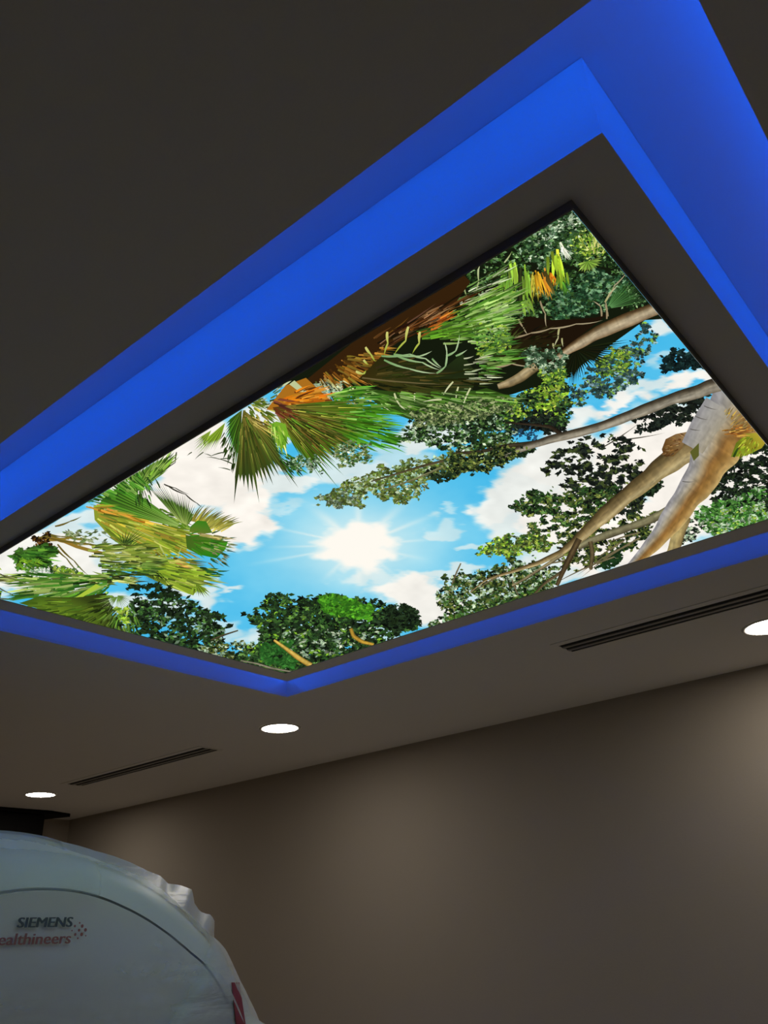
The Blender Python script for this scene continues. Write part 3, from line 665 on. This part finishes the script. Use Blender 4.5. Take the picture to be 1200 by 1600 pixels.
leaves([(200, 905), (255, 915), (300, 928), (250, 935), (205, 928)], 120, 5, [(30, 48, 24), (20, 30, 18)], .5, 9, 3)
# spiky plant
P.up()
fan((194, 852), [(172, 802), (178, 822), (186, 832), (200, 826), (210, 828), (224, 816), (222, 832), (234, 836)], 15, (70, 96, 36), (46, 66, 34), .3, gap=.8)
fan((200, 856), [(160, 836), (168, 832), (180, 838), (206, 836), (214, 842), (230, 846), (240, 852)], 12, (120, 150, 60), (60, 96, 36), .35, gap=.8)
P.up()
streaks([(130, 852), (230, 852), (240, 880), (180, 886), (140, 874)], 150, (60, 862), 30, 3.2, [(120, 136, 50), (90, 110, 40), (150, 160, 70), (60, 70, 30), (176, 184, 110)])
streaks([(150, 880), (240, 876), (236, 896), (160, 900)], 110, (80, 888), 22, 3.2, [(90, 130, 44), (60, 96, 34), (130, 160, 70), (40, 60, 26)])
wisps([[(150, 852), (190, 852), (216, 856)], [(190, 860), (212, 868), (226, 876)], [(250, 852), (258, 866), (262, 874)], [(278, 870), (280, 862), (284, 852)], [(225, 872), (250, 880)]], 4, (190, 196, 110), (150, 166, 70))
# lower left bush
P.up()
leaves([(14, 868), (40, 854), (72, 852), (90, 866), (78, 882), (34, 890)], 260, 6, [(54, 96, 32), (40, 74, 26), (70, 116, 40)], .9, 12, 2.6); P.up()
streaks([(18, 864), (70, 852), (80, 868), (70, 880), (34, 888)], 70, (10, 862), 18, 3, [(60, 110, 34), (40, 84, 26), (90, 140, 44), (34, 60, 20)])
leaves([(30, 874), (70, 870), (66, 890), (34, 894)], 60, 5, [(120, 160, 40), (90, 140, 36)], .7, 9, 2.6)
leaves([(84, 884), (126, 890), (130, 902), (84, 906)], 110, 5, MD+LM, .6, 9)
leaves([(36, 884), (88, 890), (80, 898), (36, 900)], 50, 4, DU+[(220, 224, 220)], .6, 9)
P.up()
streaks([(30, 898), (120, 896), (180, 900), (170, 926), (100, 934), (36, 934), (44, 914)], 220, (190, 905), 40, 3.4, [(80, 130, 40), (60, 110, 34), (110, 150, 60), (40, 80, 26), (150, 170, 90)])
streaks([(-20, 895), (30, 900), (30, 910), (-20, 905)], 26, (60, 905), 26, 3, [(130, 150, 60), (90, 90, 50), (150, 160, 90)])
wisps([[(0, 896), (20, 904), (50, 912)], [(-4, 916), (14, 926), (34, 934)], [(-4, 934), (30, 934)], [(-10, 905), (30, 908)]], 3, (80, 76, 60), (110, 120, 60))
streaks([(130, 900), (200, 898), (210, 910), (140, 914)], 60, (100, 905), 24, 3, [(150, 176, 70), (110, 140, 50), (50, 60, 26), (180, 190, 110)])
P.up()
P.poly([(30, 942), (60, 932), (120, 933), (165, 926), (176, 950), (168, 984), (120, 972), (70, 958)], [(60, 84, 24), (66, 96, 26), (60, 74, 24), (40, 44, 18), (36, 44, 16), (50, 60, 20), (100, 130, 36), (110, 140, 36)])
P.up()
streaks([(50, 938), (120, 936), (150, 950), (140, 972), (80, 958)], 60, (200, 940), 30, 3, [(96, 124, 34), (80, 108, 30), (60, 84, 24)])
streaks([(140, 940), (180, 930), (190, 985), (150, 980)], 60, (210, 930), 24, 2.8, [(60, 76, 26), (36, 46, 16), (100, 130, 44)])
fill([(118, 933), (150, 912), (158, 916), (130, 932)], (170, 196, 60))
streaks([(160, 955), (215, 950), (215, 985), (170, 985)], 60, (200, 930), 18, 2.6, [(90, 130, 44), (60, 90, 30), (120, 150, 60), (30, 44, 18)])
fan((184, 932), [(152, 934), (154, 944), (160, 952), (168, 960)], 9, (110, 150, 60), (160, 180, 120), .3)
fan((184, 930), [(178, 960), (184, 958), (196, 956), (206, 948), (212, 940), (208, 930)], 12, (110, 150, 60), (170, 190, 140), .3)
leaves([(176, 950), (200, 955), (206, 970), (186, 972)], 30, 5, LM, .7, 9, 2.6)
# unseen corners of the print go on in the same greenery
P.up()
leaves([(1195, 690), (1260, 740), (1240, 830), (1195, 800)], 250, 5, DK+BL, .5, 13, 2.4)
leaves([(-60, 880), (-5, 870), (-5, 960), (-60, 960)], 200, 6, MD+LM, .5, 13, 2.6)

# ---- put it together: sky grid + patches, all in the panel's plane
NL = P.layer + 2
pv = np.array(P.v)
D = CF[None, :] + CR[None, :]*((pv[:, 0:1]-600)/FPX) - CU[None, :]*((pv[:, 1:2]-800)/FPX)
tt_ = (ZM*H/D[:, 2])[:, None]; W = D*tt_
ex = 0.0045
W[:, 0] = np.clip(W[:, 0], pr[0]+ex, pr[1]-ex); W[:, 1] = np.clip(W[:, 1], pr[2]+ex, pr[3]-ex)
W[:, 2] = -0.0001 - pv[:, 2]/NL*0.0012
G = np.stack([np.clip(gx, pr[0]+ex, pr[1]-ex), np.clip(gy, pr[2]+ex, pr[3]-ex), np.zeros_like(gx)], -1).reshape(-1, 3)
nG = len(G)
idx = np.arange(nG).reshape(NY, NX)
gf = np.stack([idx[:-1, :-1], idx[1:, :-1], idx[1:, 1:], idx[:-1, 1:]], -1).reshape(-1, 4)
faces = [tuple(int(k) for k in q) for q in gf] + [tuple(k+nG for k in q) for q in P.f]
allv = np.vstack([G, W]) - np.array([lb.location.x, lb.location.y, 0])
allc = np.vstack([SKY.reshape(-1, 3), np.array(P.c, float)])/255.0
allc = np.where(allc <= 0.04045, allc/12.92, ((allc+0.055)/1.055)**2.4)
me = bpy.data.meshes.new('printed_panel'); me.from_pydata(allv.tolist(), [], faces); me.update()
at_col = me.attributes.new('ink', 'FLOAT_COLOR', 'POINT')
at_col.data.foreach_set('color', np.hstack([allc, np.ones((len(allc), 1))]).astype(np.float32).ravel())
mp = bpy.data.materials.new('backlit_print'); mp.use_nodes = True
nt = mp.node_tree; nt.nodes.remove(nt.nodes['Principled BSDF'])
an = nt.nodes.new('ShaderNodeAttribute'); an.attribute_name = 'ink'
em = nt.nodes.new('ShaderNodeEmission'); em.inputs['Strength'].default_value = PRINT_STRENGTH
nt.links.new(an.outputs['Color'], em.inputs['Color'])
nt.links.new(em.outputs[0], nt.nodes['Material Output'].inputs['Surface'])
me.materials.append(mp)
panel = bpy.data.objects.new('printed_panel', me); link(panel, lb)
panel.location = (0, 0, zm - lb.location.z)
tag(panel, 'backlit print of sky, sun, palms and trees')

# ---------------------------------------------------------------- downlights
def disc_ring(bm, r0, r1, z0, z1, n=48):
    A = [[bm.verts.new((r*math.cos(2*math.pi*i/n), r*math.sin(2*math.pi*i/n), z)) for i in range(n)]
         for r, z in ((r0, z1), (r0, z0), (r1, z0), (r1+0.004, z1))]
    for k in range(3):
        for i in range(n):
            j = (i+1) % n
            bm.faces.new((A[k][i], A[k][j], A[k+1][j], A[k+1][i]))
def downlight(c, label):
    root = empty('downlight', (c.x, c.y, ZC))
    tag(root, label, 'downlight', 'round recessed ceiling downlights')
    bm = bmesh.new(); disc_ring(bm, 0.112, 0.126, -0.005, -0.0002)
    bm_obj('trim_ring', bm, M_white, root, True)
    bm = bmesh.new(); bmesh.ops.create_circle(bm, cap_ends=True, radius=0.1125, segments=48)
    for v in bm.verts: v.co.z = -0.0025
    me = bpy.data.meshes.new('diffuser'); bm.to_mesh(me); bm.free()
    if me.polygons[0].normal.z > 0: me.flip_normals()
    me.materials.append(M_disc)
    link(bpy.data.objects.new('diffuser', me), root)
downlight(on_z(437.5, 1137.5, 1), 'round white downlight between the two slot vents')
downlight(on_z(63.5, 1241.5, 1), 'round white downlight above the covered machine')
downlight(on_z(1204, 978, 1), 'round white downlight cut by the right edge, nearest the taupe wall')

# ---------------------------------------------------------------- slot diffusers
def slot_vent(x0, x1, yc, label):
    root = empty('slot_vent', ((x0+x1)/2, yc, ZC))
    tag(root, label, 'air vent', 'linear slot air vents in the ceiling')
    L = (x1-x0)/2; bar, gap = 0.024, 0.030; n = 3
    W = n*gap + (n-1)*bar
    b = box_obj('dark_backing', (-L, L, -W/2, W/2, -0.0012, -0.0004), M_black, root)
    for k in range(n-1):
        y = -W/2 + gap + k*(bar+gap)
        box_obj('slot_bar', (-L, L, y, y+bar, -0.006, -0.0012), M_bar, root)
    for y in (-W/2-0.045, W/2):
        box_obj('flange', (-L-0.02, L+0.02, y, y+(0.045 if y < 0 else 0.02), -0.003, -0.0003), M_ceil, root)
    for x in (-L-0.02, L):
        box_obj('end_cap', (x, x+0.02, -W/2, W/2, -0.003, -0.0003), M_ceil, root)
a, b = on_z(118, 1226, 1), on_z(328, 1169.5, 1)
slot_vent(a.x, b.x, (a.y+b.y)/2, 'dark three slot ceiling vent beside the downlight over the machine')
a, b = on_z(882, 1012.5, 1), on_z(1200, 929, 1)
slot_vent(a.x, 0.9, (a.y+b.y)/2, 'long dark three slot ceiling vent running out of frame on the right')

# ---------------------------------------------------------------- scanner gantry under a plastic sheet
M_gantry = material('gantry_white_shell', (0.90, 0.93, 0.83), 0.45, 0.0, 20, 0.02)
M_seam = material('gantry_seam', (0.05, 0.06, 0.06), 0.7, 0, 20, 0.05)
M_logo1 = material('dark_teal_ink', (0.01, 0.05, 0.08), 0.6, 0, 20, 0.05)
M_logo2 = material('red_brown_ink', (0.42, 0.09, 0.07), 0.6, 0, 20, 0.05)
M_red = material('red_label', (0.36, 0.07, 0.10), 0.6, 0, 20, 0.05)
XF = -2.70                                    # front plane of the gantry
YC = on_x(70, 1388, XF).y; ZG = 0.95          # bore axis
def contour(pix, X, half, top_r=None):
    """radius by angle (0 = straight up, pi = straight down) of a traced outline on the plane X"""
    pts = [on_x(px_, py_, X) for px_, py_ in pix]
    a = [math.atan2(max(0.0, q.y-YC), q.z-ZG) for q in pts]; r = [math.hypot(q.y-YC, q.z-ZG) for q in pts]
    r[0] = r[0] if top_r is None else top_r; a[0] = 0.0
    hw = half
    a_end = max(a)+0.12
    for k in range(24):
        t = a_end + (math.pi-a_end)*k/23
        s, c = math.sin(t), math.cos(t)
        rr = min(hw/max(1e-6, s), (ZG-0.03)/max(1e-6, -c) if c < 0 else 9)
        a.append(t); r.append(rr)
    return np.array(a), np.array(r)
def ring(cn, X, th, off=0.0):
    """points of a contour at the angles th (negative angles mirrored)"""
    a, r = cn; t = np.abs(th); rr = np.interp(t, a, r)+off
    return [Vector((X, YC+math.copysign(1, th[i])*rr[i]*math.sin(t[i]), max(0.012, ZG+rr[i]*math.cos(t[i])))) for i in range(len(th))]
seam_px = [(70, 1388.5), (100, 1389.5), (130, 1394), (160, 1402.5), (190, 1415), (220, 1430), (250, 1449), (280, 1472), (300, 1489), (318, 1504), (338, 1530), (356, 1566), (368, 1600)]
shld_px = [(45, 1346), (90, 1347), (140, 1353), (190, 1368), (230, 1388), (270, 1417), (305, 1450), (335, 1484), (355, 1520), (376, 1566), (388, 1600)]
outl_px = [(15, 1303), (35, 1305), (67, 1311), (100, 1321), (148, 1335), (190, 1352), (228, 1370), (256, 1394), (286, 1426), (318, 1462), (338, 1480), (356, 1508), (371, 1538), (391, 1578), (400, 1600)]
cS = contour(seam_px, XF, 1.075); cB = contour(shld_px, XF-0.09, 1.14); XO = XF-0.36; cO = contour(outl_px, XO, 1.235)
NT = 160
th = np.linspace(-math.pi, math.pi, NT, endpoint=False)+math.pi/NT
def loft(rings, close_front=None):
    V = [p_ for r_ in rings for p_ in r_]; n = len(rings[0])
    F = [(k*n+i, k*n+(i+1) % n, (k+1)*n+(i+1) % n, (k+1)*n+i) for k in range(len(rings)-1) for i in range(n)]
    return V, F
def scaled(cn, X, f):
    a, r = cn; return ring((a, r*f), X, th)
gantry = empty('scanner_gantry', (XF-0.4, YC, 0))
tag(gantry, 'large white rounded medical scanner wrapped in plastic, bottom left', 'scanner')
bore = (np.array([0, math.pi]), np.array([0.30, 0.30]))
V, F = loft([ring(bore, XF-0.75, th), ring(bore, XF-0.10, th), ring(bore, XF-0.02, th, 0.05)] + [ring((cS[0], 0.38+(cS[1]-0.38)*f), XF-0.02+0.035*math.sin(math.pi*f)*0.6+0.02*f, th) for f in (0.02, 0.05, 0.12, 0.3, 0.6, 0.85, 0.985)])
front = mesh_obj('front_cover', V, F, M_gantry, None, True)
V, F = loft([ring(cS, XF-0.002, th, -0.008), ring(cS, XF-0.014, th, -0.003), ring(cS, XF-0.004, th, 0.003)])
seam = mesh_obj('cover_seam', V, F, M_seam, None, True)
mid = lambda A_, B_, t: (np.linspace(0, math.pi, 200), np.interp(np.linspace(0, math.pi, 200), *A_)*(1-t)+np.interp(np.linspace(0, math.pi, 200), *B_)*t)
V, F = loft([ring(cS, XF-0.003, th, 0.003), ring(mid(cS, cB, .5), XF-0.03, th), ring(cB, XF-0.09, th), ring(mid(cB, cO, .30), XF-0.21, th), ring(cO, XO, th),
             ring(cO, XF-0.55, th, -0.01), ring(cO, XF-0.72, th, -0.08), ring(bore, XF-0.75, th)])
shell = mesh_obj('outer_shell', V, F, M_gantry, None, True)
adopt(gantry, front, seam, shell)
# lettering on the front cover
def place_text(body, p_left, p_right, base_px, cap_px, mat, bold, name, thick):
    a_, b_ = on_x(*p_left, XF+0.019), on_x(*p_right, XF+0.019)
    me_ = curve_text(body, 1.0, bold)
    co = np.empty(len(me_.vertices)*3); me_.vertices.foreach_get('co', co); co = co.reshape(-1, 3)
    x0, x1 = co[:, 0].min(), co[:, 0].max()
    hcap = (on_x(p_left[0], cap_px, XF).z-on_x(p_left[0], base_px, XF).z)
    ycap = 0.70
    out = np.empty_like(co)
    t = (co[:, 0]-x0)/(x1-x0)
    out[:, 0] = XF+0.019+co[:, 2]*1.0
    out[:, 1] = a_.y+(b_.y-a_.y)*t
    out[:, 2] = a_.z+(b_.z-a_.z)*t + co[:, 1]/ycap*hcap
    polys = [tuple(q.vertices) for q in me_.polygons]; nv = len(out)
    out2 = out.copy(); out2[:, 1] += thick; out2[:, 0] -= 0.0002
    bpy.data.meshes.remove(me_); me_ = bpy.data.meshes.new(name)
    me_.from_pydata(np.vstack([out, out2]).tolist(), [], polys+[tuple(k+nv for k in q) for q in polys]); me_.update()
    me_.materials.clear(); me_.materials.append(mat)
    o_ = link(bpy.data.objects.new(name, me_)); adopt(gantry, o_)
    return o_
t1 = place_text('SIEMENS', (26, 1449.5), (111.5, 1448), 1449.5, 1433.5, M_logo1, 0.0, 'upper_lettering', 0.0035)
t2 = place_text('Healthineers', (-24, 1477.5), (109, 1474), 1477, 1458.5, M_logo2, 0.0, 'lower_lettering', 0.0020)
t1['label'] = 'dark teal capital lettering'; t2['label'] = 'red brown lower line of lettering'
bm = bmesh.new()
for (dx_, dy_, r_) in [(117, 1447, 1.6), (128.5, 1447, 2.2), (133.5, 1453, 2.3), (123.5, 1453.5, 1.8), (127.5, 1460, 2.3), (117.5, 1460, 1.9), (121.5, 1466, 1.3), (124.5, 1442, 1.2), (134, 1462, 1.0), (112.5, 1454, 1.0)]:
    c_ = on_x(dx_, dy_, XF+0.0195); rr = r_*0.0024
    vv = [bm.verts.new((c_.x, c_.y+rr*math.cos(k*math.pi/5), c_.z+rr*math.sin(k*math.pi/5))) for k in range(10)]
    bm.faces.new(vv)
t3 = bm_obj('logo_dots', bm, M_logo2); t3['label'] = 'small red brown dot emblem'; adopt(gantry, t3)
# plastic sheet draped over the gantry, crumpled along the right shoulder
def film_material():
    m = bpy.data.materials.new('clear_plastic_film'); m.use_nodes = True
    nt_ = m.node_tree; b_ = nt_.nodes['Principled BSDF']
    b_.inputs['Base Color'].default_value = (0.82, 0.85, 0.84, 1); b_.inputs['Roughness'].default_value = 0.38
    b_.inputs['Specular IOR Level'].default_value = 0.5
    tc = nt_.nodes.new('ShaderNodeTexCoord'); mp_ = nt_.nodes.new('ShaderNodeMapping')
    mp_.inputs['Scale'].default_value = (3, 2.2, 14); mp_.inputs['Rotation'].default_value = (0.22, 0, 0)
    nz = nt_.nodes.new('ShaderNodeTexNoise'); nz.inputs['Scale'].default_value = 1.6; nz.inputs['Detail'].default_value = 5; nz.inputs['Distortion'].default_value = 0.6
    bp = nt_.nodes.new('ShaderNodeBump'); bp.inputs['Strength'].default_value = 0.35; bp.inputs['Distance'].default_value = 0.03
    tr = nt_.nodes.new('ShaderNodeBsdfTransparent'); mx = nt_.nodes.new('ShaderNodeMixShader'); mx.inputs[0].default_value = 0.20
    da = nt_.nodes.new('ShaderNodeAttribute'); da.attribute_name = 'film_layers'; nt_.links.new(da.outputs['Fac'], mx.inputs[0])
    L_ = nt_.links.new
    L_(tc.outputs['Object'], mp_.inputs[0]); L_(mp_.outputs[0], nz.inputs['Vector']); L_(nz.outputs['Fac'], bp.inputs['Height'])
    L_(bp.outputs['Normal'], b_.inputs['Normal']); L_(tr.outputs[0], mx.inputs[1]); L_(b_.outputs[0], mx.inputs[2])
    L_(mx.outputs[0], nt_.nodes['Material Output'].inputs['Surface'])
    return m
M_film = film_material()
lump_px = [(10, 1300), (35, 1302.5), (67, 1308), (100, 1318), (148, 1331), (190, 1344), (230, 1362), (250, 1370), (262, 1382), (280, 1384), (299, 1391), (302, 1405), (303, 1412), (311, 1425), (318, 1428), (328, 1430), (334, 1438), (334, 1456), (331, 1463), (344, 1475), (352, 1485), (362, 1505), (374, 1532), (388, 1560), (398, 1580), (406, 1600)]
cL = contour(lump_px, XO, 1.275)
NW = 420
thw = np.linspace(-math.pi, math.pi, NW, endpoint=False)+math.pi/NW
def wring(cn, X, off, amp, seed, slide=0.0):
    pts = ring(cn, X, thw, off)
    out = []
    for i, p_ in enumerate(pts):
        s_ = thw[i]*18; k = (fbm(np.array(s_+seed*7.3), np.array(seed*1.7+X*9), 3)/.875-.5)*amp
        d = Vector((0.4, p_.y-YC, p_.z-ZG)).normalized()
        # loose fold that runs down from the right shoulder
        out.append(p_ + d*k if p_.z > 0.02 else p_)
    return out
cA = mid(cS, cS, 0)
rings = []
FR = [0.05+0.93*k/29 for k in range(30)]
for k, f in enumerate(FR):
    rr = ring((cS[0], cS[1]*f), XF+0.034, thw)
    for i, p_ in enumerate(rr):
        p_.x += (fbm(np.array(p_.y*2.2+p_.z*1.0+3), np.array(p_.z*11-p_.y*2.0), 3)/.875-.5)*0.026
        # step of the overlapping sheet: line from the right shoulder down to the left
        e = (p_.y-YC) - 0.66 - (p_.z-1.455)*0.91
        p_.x += 0.035/(1+math.exp(-e*70)) if p_.z > 0.6 else 0
    rings.append(rr)
rings += [wring(cS, XF+0.020, 0.0, 0.010, 2), wring(mid(cS, cB, .5), XF-0.008, 0.012, 0.014, 3), wring(cB, XF-0.075, 0.016, 0.018, 4),
          wring(mid(cB, cL, .22), XF-0.17, 0.012, 0.016, 5), wring(mid(cB, cL, .46), XF-0.27, 0.002, 0.008, 6), wring(cL, XO, 0.004, 0.002, 7), wring(cL, XO-0.09, -0.008, 0.012, 8),
          wring(cL, XF-0.55, -0.004, 0.02, 9), wring(cL, XF-0.74, -0.06, 0.02, 10)]
V, F = loft(rings)
F.append(tuple(range(NW))[::-1])
film = mesh_obj('plastic_wrap', V, F, M_film, None, True)
den = []
for k, rg_ in enumerate(rings):
    for i, p_ in enumerate(rg_):
        e = (p_.y-YC) - 0.66 - (p_.z-1.455)*0.91
        d_ = 0.16 + (0.42/(1+math.exp(-e*70)) if p_.z > 0.6 else 0)
        if k >= len(FR): d_ = max(d_, (0.16, 0.2, 0.28, 0.42, 0.6, 0.72, 0.7, 0.5, 0.5)[min(8, k-len(FR))] if thw[i] > 0.25 else 0.38)
        if k < len(FR):                      # creases where the film doubles up
            rn = 1-abs(fbm(np.array(p_.y*1.6+4), np.array(p_.z*17+p_.y*2.2), 3)/.875-.5)*9
            d_ += 0.16*max(0.0, float(rn))*(0.0 if (abs(p_.y-YC) < 0.42 and 1.46 < p_.z < 1.72) else 1.0)
        den.append(d_)
fa = film.data.attributes.new('film_layers', 'FLOAT', 'POINT')
fa.data.foreach_set('value', den)
film['label'] = 'translucent crumpled plastic wrapping'
adopt(gantry, film)

# red label strip lying on the wrapped rim
from mathutils.bvhtree import BVHTree
bvh = BVHTree.FromPolygons([tuple(p_) for p_ in V], F)
eye = Vector((0, 0, CAM_Z)); RV = []; nr = 9
for k in range(nr):
    y_ = 1535+115*k/(nr-1); xl, xr = 362+7*(y_-1535)/65, 374+10*(y_-1535)/65
    for j in range(4):
        d_ = Vector(px_dir(xl+(xr-xl)*j/3, y_)).normalized()
        hit = bvh.ray_cast(eye, d_)[0]
        RV.append((hit if hit is not None else on_x(xl+(xr-xl)*j/3, y_, XF-0.05)) - d_*0.009)
Vr = RV + [p_ + Vector((-0.002, 0, 0)) for p_ in RV]; n_ = len(RV)
Fr = []
for k in range(nr-1):
    for j in range(3):
        q = (k*4+j, k*4+j+1, k*4+j+5, k*4+j+4); Fr.append(q); Fr.append(tuple(n_+i for i in q[::-1]))
red = mesh_obj('red_label_strip', Vr, Fr, M_red, None, True)
red['label'] = 'red upright label strip'; adopt(gantry, red)

# ---------------------------------------------------------------- black unit under the ceiling in the far corner
c0 = on_z(72, 1267.5, 1.0)
bk = empty('ceiling_mounted_unit', (c0.x-0.3, c0.y-0.4, ZC))
tag(bk, 'black box hanging from the ceiling in the far corner behind the scanner', 'ceiling unit')
hx0, hx1 = RX0+0.02, c0.x
a1 = box_obj('housing', (hx0, hx1, c0.y-1.1, c0.y, ZC-0.62, ZC-0.03), M_dark, None, 0.01)
q0, q1, q2 = on_z(70, 1270, 1), on_z(110, 1271.2, 1), on_z(74, 1266, 1)
a2 = mesh_obj('mounting_plate', [Vector((hx0+.01, c0.y-1.15, ZC-0.0295)), Vector((hx1+.06, c0.y-1.15, ZC-0.0295)), Vector((hx1+.06, c0.y+.02, ZC-0.0295)), Vector((q1.x, min(q1.y, RY1-.05), ZC-0.0295)), Vector((hx0+.01, c0.y+.12, ZC-0.0295))]
             + [Vector((hx0+.01, c0.y-1.15, ZC-0.0005)), Vector((hx1+.06, c0.y-1.15, ZC-0.0005)), Vector((hx1+.06, c0.y+.02, ZC-0.0005)), Vector((q1.x, min(q1.y, RY1-.05), ZC-0.0005)), Vector((hx0+.01, c0.y+.12, ZC-0.0005))],
             [(4, 3, 2, 1, 0), (5, 6, 7, 8, 9)]+[(i, (i+1) % 5, 5+(i+1) % 5, 5+i) for i in range(5)], M_dark)
adopt(bk, a1, a2)
